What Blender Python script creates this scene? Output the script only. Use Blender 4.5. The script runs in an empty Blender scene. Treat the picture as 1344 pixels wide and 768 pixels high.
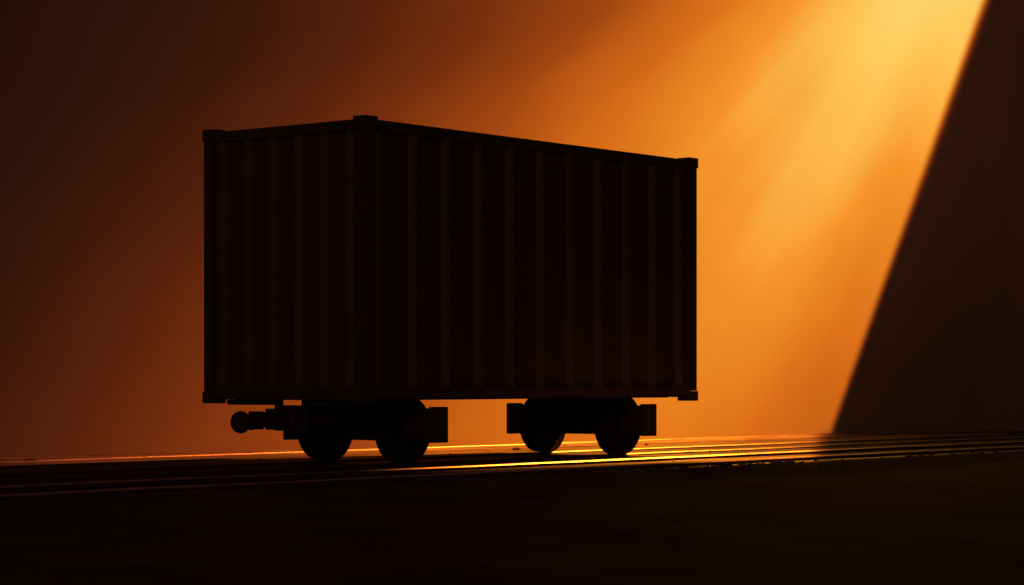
import bpy, bmesh, math, random
from mathutils import Vector, Matrix, noise
random.seed(7)
sc=bpy.context.scene
sc.view_settings.view_transform='Standard'
sc.view_settings.look='None'
sc.view_settings.exposure=0
COL=sc.collection
F=3089.0; CAMZ=1.05
RT=0.145           # rail top height
BED=.118           # paved track bed height
C0=Vector((-1.538,24.75,0)); ANG=math.atan2(.7816,.624)
U=Vector((math.cos(ANG),math.sin(ANG),0)); V=Vector((-U.y,U.x,0))
W0=Vector((-7.2,33.1,0)); WD=Vector((.842,.539,0)).normalized(); WN=Vector((WD.y,-WD.x,0))

# ---------------- node expression helper ----------------
class E:
    def __init__(s,nt,sock): s.nt=nt; s.s=sock
    def _m(s,op,*a):
        n=s.nt.nodes.new('ShaderNodeMath'); n.operation=op
        for i,x in enumerate((s,)+a):
            if isinstance(x,E): s.nt.links.new(x.s,n.inputs[i])
            else: n.inputs[i].default_value=float(x)
        return E(s.nt,n.outputs[0])
    def __add__(s,o): return s._m('ADD',o)
    __radd__=__add__
    def __mul__(s,o): return s._m('MULTIPLY',o)
    __rmul__=__mul__
    def __sub__(s,o): return s._m('SUBTRACT',o)
    def __rsub__(s,o): return (s*-1)+o
    def __truediv__(s,o): return s._m('DIVIDE',o)
    def max(s,o): return s._m('MAXIMUM',o)
    def min(s,o): return s._m('MINIMUM',o)
    def lt(s,o): return s._m('LESS_THAN',o)
    def sqrt(s): return s._m('SQRT')
    def atan2(s,o): return s._m('ARCTAN2',o)
    def smooth(s,a,b,c=0,d=1):
        n=s.nt.nodes.new('ShaderNodeMapRange'); n.interpolation_type='SMOOTHSTEP'
        s.nt.links.new(s.s,n.inputs[0]); n.inputs[1].default_value=a; n.inputs[2].default_value=b
        n.inputs[3].default_value=c; n.inputs[4].default_value=d
        return E(s.nt,n.outputs[0])

# ---------------- materials ----------------
def mat(name,c1,c2,rough=.8,metal=0,spec=.3,scale=3,bump=.2,bscale=30,rvar=.1):
    m=bpy.data.materials.new(name); m.use_nodes=True; nt=m.node_tree; b=nt.nodes['Principled BSDF']
    tc=nt.nodes.new('ShaderNodeTexCoord')
    n=nt.nodes.new('ShaderNodeTexNoise'); n.inputs['Scale'].default_value=scale; n.inputs['Detail'].default_value=8
    nt.links.new(tc.outputs['Object'],n.inputs['Vector'])
    r=nt.nodes.new('ShaderNodeValToRGB'); r.color_ramp.elements[0].position=.35; r.color_ramp.elements[1].position=.68
    r.color_ramp.elements[0].color=(*c1,1); r.color_ramp.elements[1].color=(*c2,1)
    nt.links.new(n.outputs['Fac'],r.inputs['Fac']); nt.links.new(r.outputs['Color'],b.inputs['Base Color'])
    mr=nt.nodes.new('ShaderNodeMapRange'); mr.inputs[3].default_value=max(0,rough-rvar); mr.inputs[4].default_value=min(1,rough+rvar)
    nt.links.new(n.outputs['Fac'],mr.inputs[0]); nt.links.new(mr.outputs[0],b.inputs['Roughness'])
    b.inputs['Metallic'].default_value=metal; b.inputs['Specular IOR Level'].default_value=spec
    n2=nt.nodes.new('ShaderNodeTexNoise'); n2.inputs['Scale'].default_value=bscale; n2.inputs['Detail'].default_value=6
    nt.links.new(tc.outputs['Object'],n2.inputs['Vector'])
    bp=nt.nodes.new('ShaderNodeBump'); bp.inputs['Strength'].default_value=bump; bp.inputs['Distance'].default_value=.02
    nt.links.new(n2.outputs['Fac'],bp.inputs['Height']); nt.links.new(bp.outputs[0],b.inputs['Normal'])
    return m
M_paint=mat('container_paint',(.050,.038,.031),(.060,.046,.038),.85,0,.04,2.2,.1,25)
M_rib=mat('container_lit_rib_paint',(.075,.057,.045),(.092,.070,.056),.85,0,.04,2.2,.1,25)  # paler colour paints in the light that the ridges catch
M_post=mat('container_frame_paint',(.045,.034,.028),(.058,.044,.036),.85,0,.04,4,.15,30)
M_steel=mat('wagon_steel',(.03,.022,.018),(.05,.036,.029),.9,0,.05,6,.3,40)
M_wheel=mat('wheel_steel',(.018,.013,.011),(.028,.021,.017),.95,0,.01,8,.2,40)
M_head=mat('rail_head_steel',(.16,.12,.09),(.30,.24,.19),.55,1,.5,1.0,.3,30,.12)
M_shiny=mat('polished_rail_head_steel',(.5,.42,.34),(.7,.6,.5),.42,1,.5,.8,.2,30,.12)
M_dull=mat('dull_rusty_rail_head',(.05,.032,.022),(.10,.065,.045),.8,0,.1,3,.3,30,.1)
M_rust=mat('rail_rust',(.05,.028,.018),(.09,.05,.03),.85,0,.1,10,.4,60)
M_stone=mat('gravel_stone',(.03,.022,.016),(.06,.045,.034),.9,0,.1,9,.3,40)
WALB=(.16,.12,.09)
M_wall=mat('dusty_plaster',tuple(x*.95 for x in WALB),tuple(x*1.05 for x in WALB),1,0,0,.3,.05,3,0)
M_ground=mat('dark_packed_earth',(.036,.026,.02),(.08,.062,.05),.9,0,.06,.7,.6,9,.08)
nt=M_ground.node_tree; pb=nt.nodes['Principled BSDF']
geo=nt.nodes.new('ShaderNodeNewGeometry'); sx=nt.nodes.new('ShaderNodeSeparateXYZ'); nt.links.new(geo.outputs['Position'],sx.inputs[0])
gx,gy=E(nt,sx.outputs[0])-C0.x,E(nt,sx.outputs[1])-C0.y
ga=gx*U.x+gy*U.y; gb=gx*V.x+gy*V.y
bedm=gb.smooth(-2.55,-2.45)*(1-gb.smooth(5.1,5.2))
cb=nt.nodes.new('ShaderNodeCombineXYZ'); nt.links.new((ga*.3).s,cb.inputs[0]); nt.links.new((gb*.8).s,cb.inputs[1])
nz=nt.nodes.new('ShaderNodeTexNoise'); nz.inputs['Scale'].default_value=1; nz.inputs['Detail'].default_value=4; nt.links.new(cb.outputs[0],nz.inputs['Vector'])
wn=E(nt,nz.outputs[0]).smooth(.38,.62)
wob=(E(nt,nz.outputs[0])-.5)*.5
gw=gb+wob
strip=gw.smooth(-2.45,-2.25)*(1-gw.smooth(-1.85,-1.6))
sp=.05+bedm*(.03+wn*.07)+strip*.6
ro=.92-bedm*(.10+wn*.10)-strip*.42
nt.links.new(sp.s,pb.inputs['Specular IOR Level']); nt.links.new(ro.s,pb.inputs['Roughness'])
old=pb.inputs['Base Color'].links[0].from_socket
mxn=nt.nodes.new('ShaderNodeMix'); mxn.data_type='RGBA'; mxn.blend_type='MULTIPLY'; mxn.inputs[0].default_value=1
nt.links.new(old,mxn.inputs[6])
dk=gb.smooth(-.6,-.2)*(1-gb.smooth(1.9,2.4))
sc_=(1-bedm)*1.5+bedm*((.6+wn*.5+gb.smooth(2,4.5)*1.0)*(1-dk*.55))  # ground colour raised behind the wagon, painting the pale lit strip there
cc=nt.nodes.new('ShaderNodeCombineColor')
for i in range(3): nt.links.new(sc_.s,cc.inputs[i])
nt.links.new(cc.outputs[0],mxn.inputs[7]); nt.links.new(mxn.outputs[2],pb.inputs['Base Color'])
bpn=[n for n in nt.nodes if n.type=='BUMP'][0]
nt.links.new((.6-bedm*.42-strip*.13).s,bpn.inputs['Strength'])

# ---------------- mesh helpers ----------------
def newobj(name,bm,mats,parent=None,bevel=0,smooth=False):
    me=bpy.data.meshes.new(name); bmesh.ops.recalc_face_normals(bm,faces=bm.faces); bm.to_mesh(me); bm.free()
    for m in (mats if isinstance(mats,list) else [mats]): me.materials.append(m)
    o=bpy.data.objects.new(name,me); COL.objects.link(o)
    if parent: o.parent=parent
    if smooth:
        for p in me.polygons: p.use_smooth=True
    if bevel:
        b=o.modifiers.new('bevel','BEVEL'); b.width=bevel; b.segments=2; b.limit_method='ANGLE'
    return o
def box(bm,x0,x1,y0,y1,z0,z1):
    m=Matrix.Translation(((x0+x1)/2,(y0+y1)/2,(z0+z1)/2))@Matrix.Diagonal((x1-x0,y1-y0,z1-z0,1))
    bmesh.ops.create_cube(bm,size=1,matrix=m)
def boxes(*bs):
    bm=bmesh.new()
    for b in bs: box(bm,*b)
    return bm
def lathe(bm,prof,axis,center,seg=40):
    rings=[]
    for p,r in prof:
        ring=[]
        for i in range(seg):
            a=2*math.pi*i/seg; c,s=math.cos(a)*r,math.sin(a)*r
            if axis=='y': v=(c,p,s)
            elif axis=='x': v=(p,c,s)
            else: v=(c,s,p)
            ring.append(bm.verts.new(Vector(v)+Vector(center)))
        rings.append(ring)
    for a,b in zip(rings,rings[1:]):
        for i in range(seg): bm.faces.new((a[i],a[(i+1)%seg],b[(i+1)%seg],b[i]))
    bm.faces.new(rings[0]); bm.faces.new(rings[-1][::-1])
def empty(name,loc,rot,label,cat):
    e=bpy.data.objects.new(name,None); COL.objects.link(e); e.location=loc; e.rotation_euler=(0,0,rot)
    e['label']=label; e['category']=cat; e.empty_display_size=.3
    return e

# ---------------- container ----------------
L,W,H=6.20,2.44,3.05
cz=.80
con=empty('shipping_container',(C0.x,C0.y,cz),ANG,'dark ribbed steel shipping container standing on a railway wagon','container')
def corrug(length,centers,depth=.055,flat=.05,sl=.075):
    pts=[(0,0,0)]
    for c in centers:
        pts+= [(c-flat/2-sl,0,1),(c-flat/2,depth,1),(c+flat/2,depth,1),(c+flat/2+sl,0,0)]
    pts.append((length,0,0)); return pts
def wallpanel(name,pts,fn,z0,z1,label=None):
    bm=bmesh.new(); lo=[];hi=[]
    for s,d,k in pts:
        lo.append(bm.verts.new(fn(s,d,z0))); hi.append(bm.verts.new(fn(s,d,z1)))
    lo2=[bm.verts.new(fn(s,-.03,z0)) for s,d,k in pts]; hi2=[bm.verts.new(fn(s,-.03,z1)) for s,d,k in pts]
    for i in range(len(pts)-1):
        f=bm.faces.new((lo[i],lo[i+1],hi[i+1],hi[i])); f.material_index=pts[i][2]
        bm.faces.new((lo2[i],hi2[i],hi2[i+1],lo2[i+1]))
        bm.faces.new((lo[i],lo2[i],lo2[i+1],lo[i+1])); bm.faces.new((hi[i],hi[i+1],hi2[i+1],hi2[i]))
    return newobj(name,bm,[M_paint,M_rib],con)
cs=[.67+.56*i for i in range(-1,10)]
z0,z1=.19,H-.15
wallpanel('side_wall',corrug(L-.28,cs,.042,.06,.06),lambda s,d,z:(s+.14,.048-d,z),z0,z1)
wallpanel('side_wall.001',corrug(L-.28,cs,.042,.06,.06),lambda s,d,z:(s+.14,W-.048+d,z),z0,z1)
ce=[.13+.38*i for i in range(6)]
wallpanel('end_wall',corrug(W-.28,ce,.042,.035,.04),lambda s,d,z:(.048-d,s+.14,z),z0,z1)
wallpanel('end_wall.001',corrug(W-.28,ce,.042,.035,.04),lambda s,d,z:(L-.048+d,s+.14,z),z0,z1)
newobj('roof',boxes((.05,L-.05,.05,W-.05,H-.10,H-.055)),M_paint,con)
newobj('floor',boxes((.05,L-.05,.05,W-.05,.12,.17)),M_post,con)
for i,(y0,y1) in enumerate(((.004,.12),(W-.12,W-.004))):
    newobj('bottom_rail',boxes((.17,L-.17,y0,y1,.07,.19)),M_post,con,.006)
    newobj('top_rail',boxes((.17,L-.17,y0,y1,H-.15,H-.035)),M_post,con,.006)
for i,(x0,x1) in enumerate(((.004,.12),(L-.12,L-.004))):
    newobj('bottom_rail',boxes((x0,x1,.17,W-.17,.045,.19)),M_post,con,.006)
    newobj('top_rail',boxes((x0,x1,.17,W-.17,H-.15,H-.035)),M_post,con,.006)
for cx in (0,1):
    for cy in (0,1):
        x0=-.012 if cx==0 else L-.188; y0=-.012 if cy==0 else W-.178
        for zz in (0,H-.13):
            bm=boxes((x0,x0+.2,y0,y0+.19,zz,zz+.13))
            newobj('corner_casting',bm,M_post,con,.012)
        px0=0.002 if cx==0 else L-.152; py0=.002 if cy==0 else W-.152
        newobj('corner_post',boxes((px0,px0+.15,py0,py0+.15,.13,H-.13)),M_post,con,.008)

# ---------------- wagon ----------------
wag=empty('railway_wagon',(C0.x,C0.y,RT),ANG,'small dark two-axle railway wagon carrying the container','wagon')
newobj('underframe',boxes((.2,L-.2,.3,W-.3,.695,.77),(.12,.2,.25,1.05,.64,.697),(.12,.2,1.39,2.19,.64,.697),
    (1.0,1.62,.95,1.49,.60,.695),(5.06,5.68,.95,1.49,.60,.695)),M_steel,wag,.006)
YN,YF=.62,1.82
for ai,a in enumerate((1.313,5.37)):
    ws=bpy.data.objects.new('wheelset',None); COL.objects.link(ws); ws.parent=wag; ws.location=(a,0,0)
    R=.365
    def wheel(yc,sgn):
        bm=bmesh.new()
        pr=[(-.10,.10),(-.095,.30),(-.10,.34),(-.10,R+.014),(-.07,R+.016),(-.05,R+.004),(.09,R),(.10,R-.01),(.10,.335),(.05,.30),(.045,.14),(.11,.12),(.11,.04)]
        pr=[(p*sgn,r) for p,r in pr]
        lathe(bm,pr,'y',(0,yc,R),56)
        o=newobj('wheel',bm,M_wheel,ws,0,True)
        o.modifiers.new('es','EDGE_SPLIT').split_angle=math.radians(30)
        return o
    wheel(YN,-1); wheel(YF,1)
    bm=bmesh.new(); lathe(bm,[(YN,.07),(YN+.3,.07),(YF-.3,.07),(YF,.07)],'y',(0,0,R),24); newobj('axle',bm,M_steel,ws,0,True)
    bm=boxes((-.14,.14,YN+.13,YF-.13,.24,.615)); newobj('bolster',bm,M_steel,ws,.01)
    e=0 if ai==0 else .05
    for y0,y1,o0,o1 in ((.16+e,.49,.07+e,.16+e),(W-.49,W-.16-e,W-.16-e,W-.07-e)):
        bm=boxes((-.15,.15,y0,y1,.27,.60),(-.12,.12,o0,o1,.225,.62))
        newobj('axle_box',bm,M_steel,ws,.012)
newobj('draft_beam',boxes((.0,1.17,1.08,1.36,.40,.60),(.10,.20,1.0,1.44,.36,.64)),M_steel,wag,.01)
bm=bmesh.new()
lathe(bm,[(-.69,.04),(-.69,.08),(-.675,.11),(-.635,.12),(-.595,.115),(-.575,.08),(-.555,.05),(-.50,.05),(-.495,.085),(-.465,.09),(-.46,.05),(-.02,.05)],'x',(0,1.22,.465),32)
box(bm,-.38,-.02,1.15,1.29,.505,.57); box(bm,-.25,-.02,1.16,1.28,.40,.50); box(bm,-.43,-.37,1.13,1.31,.385,.58); box(bm,-.12,-.06,1.08,1.36,.375,.605)
newobj('coupler',bm,M_steel,wag,.008)

# ---------------- tracks ----------------
RA0=-32
def rail(par,b,mh,hw=.042,top=.145):
    p0=C0+V*b-W0; RA1=min(38,(p0.dot(WN)-.15)/(-U.dot(WN)))
    prof=[(-.07,-.02),(.07,-.02),(.07,.012),(.012,.03),(.012,.10),(hw,.112),(hw,top-.011),(hw-.01,top),(-hw+.01,top),(-hw,top-.011),(-hw,.112),(-.012,.10),(-.012,.03),(-.07,.012)]
    bm=bmesh.new(); N=120; rings=[]
    for i in range(N+1):
        a=RA0+(RA1-RA0)*i/N
        dy=.008*noise.noise(Vector((a*.4,b,0))); dz=.003*noise.noise(Vector((a*.7,b,4)))-.0015
        rings.append([bm.verts.new((a,b+y+dy,z+(dz if z>.1 else 0))) for y,z in prof])
    n=len(prof)
    for A,B in zip(rings,rings[1:]):
        for j in range(n):
            f=bm.faces.new((A[j],A[(j+1)%n],B[(j+1)%n],B[j]))
            f.material_index=1 if j in (6,7,8) else 0
    bm.faces.new(rings[0]); bm.faces.new(rings[-1][::-1])
    return newobj('rail',bm,[M_rust,mh],par)
def track(y0,y1,label,m0,m1,hw=.042,top=.145):
    t=empty('railway_track',(C0.x,C0.y,0),ANG,label,'railway track')
    t['group']='parallel railway tracks'
    rail(t,y0,m0,hw,top); rail(t,y1,m1,hw,top)
track(YN,YF,'steel railway track under the wagon wheels',M_head,M_head)
track(3.4,4.6,'empty rusty railway track between wagon and wall',M_dull,M_head,.04,.135)
track(-2.05,-.85,'empty polished railway track edged with stones',M_shiny,M_shiny,.055,.162)

# ---------------- ground ----------------
def axis(a,b,f0,f1,fine,coarse):
    out=[];x=a
    while x<b:
        out.append(x); x+= fine if f0<=x<f1 else coarse
    out.append(b); return out
def sst(x): x=max(0,min(1,x)); return x*x*(3-2*x)
as_=axis(-70,70,-16,26,.22,2.5)
bs=axis(-60,60,-11,6.5,.14,2.5)
def gh(a,b):
    x,y=a,b
    h=.045*noise.noise(Vector((x*.4,y*.4,3)))+.03*noise.noise(Vector((x*1.4,y*1.7,1)))+.02*noise.noise(Vector((x*4,y*4,8)))
    edge=-2.62+.10*noise.noise(Vector((a*.9,2,0)))+.05*noise.noise(Vector((a*3.1,2,0)))
    inb=sst((b-edge+.25)/.3)*(1-sst((b-5.3)/.5))
    crumb=.04*math.exp(-((b-edge)/.2)**2)*max(0,.1+1.2*noise.noise(Vector((a*1.1,b*2,5))))
    far=sst((b-6)/3)
    return h*(1-inb)*(1-.6*far)+inb*(BED+h*.10)+crumb*.6
bm=bmesh.new(); g=[]
for b in bs:
    row=[]
    for a in as_:
        p=C0+U*a+V*b; row.append(bm.verts.new((p.x,p.y,gh(a,b))))
    g.append(row)
for j in range(len(bs)-1):
    for i in range(len(as_)-1): bm.faces.new((g[j][i],g[j][i+1],g[j+1][i+1],g[j+1][i]))
gr=newobj('ground',bm,M_ground,None,0,True); gr['kind']='structure'; gr['label']='dark packed earth ground with scattered stones'

# gravel
bm=bmesh.new()
base=bmesh.new(); bmesh.ops.create_icosphere(base,subdivisions=1,radius=1); bv=[v.co.copy() for v in base.verts]; bf=[[v.index for v in f.verts] for f in base.faces]; base.free()
def stone(p,r):
    q=Matrix.Rotation(random.random()*6,3,'Z'); sx,sy,sz=random.uniform(.8,1.8),random.uniform(.6,1.1),random.uniform(.3,.55)
    vs=[bm.verts.new(p+q@Vector((v.x*sx*r*random.uniform(.8,1.2),v.y*sy*r,v.z*sz*r))) for v in bv]
    for f in bf: bm.faces.new([vs[i] for i in f])
def put(a,b,r):
    p=C0+U*a+V*b; p.z=gh(a,b)+r*.1; stone(p,r)
for i in range(260):
    put(random.uniform(-9,16),random.gauss(-2.5,.12),abs(random.gauss(.012,.010))+.005)
for i in range(45):
    put(random.gauss(2.5,1.6),random.gauss(-2.4,.1),abs(random.gauss(.026,.016))+.008)
for i in range(30):
    put(random.uniform(-3,12),random.choice((3.15,4.85,-.6,.4))+random.gauss(0,.05),abs(random.gauss(.034,.018))+.01)
for i in range(300):
    put(random.uniform(-9,22),random.uniform(-6,5.2),abs(random.gauss(.007,.009))+.004)
gv=newobj('gravel',bm,M_stone); gv['kind']='stuff'; gv['label']='loose dark stones scattered along the rails'; gv['category']='gravel'

# ---------------- wall ----------------
bm=bmesh.new()
pts=[W0-WD*45,W0+WD*70]
v=[]
for z in (-.3,26):
    for off in (0,-.5):
        for p in pts: v.append(bm.verts.new(p+WN*off+Vector((0,0,z))))
idx=[(0,1,5,4),(2,6,7,3),(0,4,6,2),(1,3,7,5),(4,5,7,6),(0,2,3,1)]
for f in idx: bm.faces.new([v[i] for i in f])
wl=newobj('wall',bm,M_wall); wl['label']='tall hazy plaster wall glowing orange in a slanting light beam'; wl['category']='wall'

# ---------------- light: lamp with beam, streaks and shadow edge painted into its colour ----------------
c=4.5
P=W0+WD*14.65+WN*c; P.z=8.9
ld=bpy.data.lights.new('warm_lamp','POINT'); ld.energy=1000; ld.shadow_soft_size=.06
lo=bpy.data.objects.new('warm_lamp',ld); COL.objects.link(lo); lo.location=P
ld.use_nodes=True; nt=ld.node_tree; em=[n for n in nt.nodes if n.type=='EMISSION'][0]
geo=nt.nodes.new('ShaderNodeNewGeometry'); sx=nt.nodes.new('ShaderNodeSeparateXYZ'); nt.links.new(geo.outputs['Incoming'],sx.inputs[0])
dx,dy,dz=[E(nt,sx.outputs[i]) for i in range(3)]
cw=(dx*(-WN.x)+dy*(-WN.y)).max(.0015); dn=(dz*-1).max(.0015)
tw=cw._m('POWER',-1)*c; tg=dn._m('POWER',-1)*(P.z-BED)
t=tw.min(tg); isw=tw.lt(tg)
hx=dx*t+P.x; hy=(dy*t+P.y).max(2.0); hz=dz*t+P.z
q1=hx/hy*F+672; q2=(hz-CAMZ)/hy*(-F)+500  # beam pattern is laid out in camera pixel coordinates
ax=1230-q1; ay=q2+50
r=(ax*ax+ay*ay).sqrt(); th=ay.atan2(ax)*(180/math.pi)
fc=nt.nodes.new('ShaderNodeFloatCurve'); cv=fc.mapping.curves[0]
K=[(0,.98),(7,.95),(12,.875),(17,.75),(23,.65),(33,.50),(42,.41),(50,.35),(58,.335),(72,.45),(82,.55),(120,.6),(180,.8)]
cv.points[0].location=(0,K[0][1]); cv.points[1].location=(1,K[-1][1])
for a,k in K[1:-1]: cv.points.new(a/180,k)
fc.mapping.update()
nt.links.new((th/180).max(0).s,fc.inputs['Value'])
k=E(nt,fc.outputs[0])*.001
bx=1345-q1; by=q2+260
th2=by.atan2(bx)*(180/math.pi); r2=(bx*bx+by*by).sqrt()
cb=nt.nodes.new('ShaderNodeCombineXYZ'); nt.links.new((th2*.11).s,cb.inputs[0]); nt.links.new((r2*.0012).s,cb.inputs[1])
nz=nt.nodes.new('ShaderNodeTexNoise'); nz.inputs['Scale'].default_value=1; nz.inputs['Detail'].default_value=2; nt.links.new(cb.outputs[0],nz.inputs['Vector'])
nn=E(nt,nz.outputs[0])-.5
vv=1.02-r*k+nn*.12*r.smooth(0,400)
ex,ey=1090-1297,575.; ln=math.hypot(ex,ey)
ed=((q1-1297)*ey-(q2)*ex)*(-1/ln)
wd=(q2*(-.008)+9).max(4)+(1-isw)*16
em_=(ed/wd).smooth(-1.0,1.2)
dark=nn*.45-.14+(1-r.smooth(100,600))*.14-q2.smooth(200,560)*.12
vv=vv*em_+(1-em_)*dark-(1-isw)*.05
cr=nt.nodes.new('ShaderNodeValToRGB'); el=cr.color_ramp.elements
ST=[(-.3,(0,0,0)),(0,(.0115,.0026,.0013)),(.15,(.032,.0052,.0016)),(.3,(.078,.0110,.0021)),(.45,(.17,.0250,.0026)),(.6,(.34,.056,.004)),(.75,(.70,.152,.008)),(.87,(.92,.30,.022)),(.95,(1,.54,.085)),(1.02,(1,.76,.18))]
f=lambda p:(p+.3)/1.35
el[0].position=0; el[0].color=(0,0,0,1); el[1].position=f(ST[-1][0]); el[1].color=(*[x/a for x,a in zip(ST[-1][1],WALB)],1)
for p,cc in ST[1:-1]:
    e=el.new(f(p)); e.color=(*[x/a for x,a in zip(cc,WALB)],1)
nt.links.new(((vv+.3)/1.35).s,cr.inputs['Fac'])
gd=(hx-W0.x)*WN.x+(hy-W0.y)*WN.y
gm=1-gd.smooth(8.8,11.3)
comp=t*t/(isw*cw+(1-isw)*dn)
KAL=.0122
st=gm*comp*t.lt(70)*(isw*1+(1-isw)*(1.6+(1-gd.smooth(2.5,7))*.9))*KAL*math.pi
nt.links.new(cr.outputs['Color'],em.inputs['Color']); nt.links.new(st.s,em.inputs['Strength'])

# added dim front fill that brings out the container ribs, and sky
sd=bpy.data.lights.new('fill_sun','SUN'); sd.energy=.13; sd.angle=math.radians(8); sd.color=(1,.64,.44)
so=bpy.data.objects.new('fill_sun',sd); COL.objects.link(so)
dirv=Vector((.15,.97,-.3)); so.rotation_euler=dirv.to_track_quat('-Z','Y').to_euler()
w=bpy.data.worlds.new('World'); sc.world=w; w.use_nodes=True; nt=w.node_tree; bg=nt.nodes['Background']
sk=nt.nodes.new('ShaderNodeTexSky'); sk.sky_type='NISHITA'; sk.sun_disc=False; sk.sun_elevation=math.radians(2); sk.sun_rotation=math.radians(189)
mx=nt.nodes.new('ShaderNodeMix'); mx.data_type='RGBA'; mx.blend_type='MULTIPLY'; mx.inputs[0].default_value=1; mx.inputs[7].default_value=(1,.48,.34,1)
nt.links.new(sk.outputs[0],mx.inputs[6]); nt.links.new(mx.outputs[2],bg.inputs[0]); bg.inputs[1].default_value=.02

# ---------------- camera ----------------
cd=bpy.data.cameras.new('camera'); cd.sensor_width=36; cd.lens=36*F/1344; cd.shift_y=(500-384)/1344; cd.clip_end=500
co=bpy.data.objects.new('camera',cd); COL.objects.link(co); co.location=(0,0,CAMZ); co.rotation_euler=(math.pi/2,0,0)
sc.camera=co
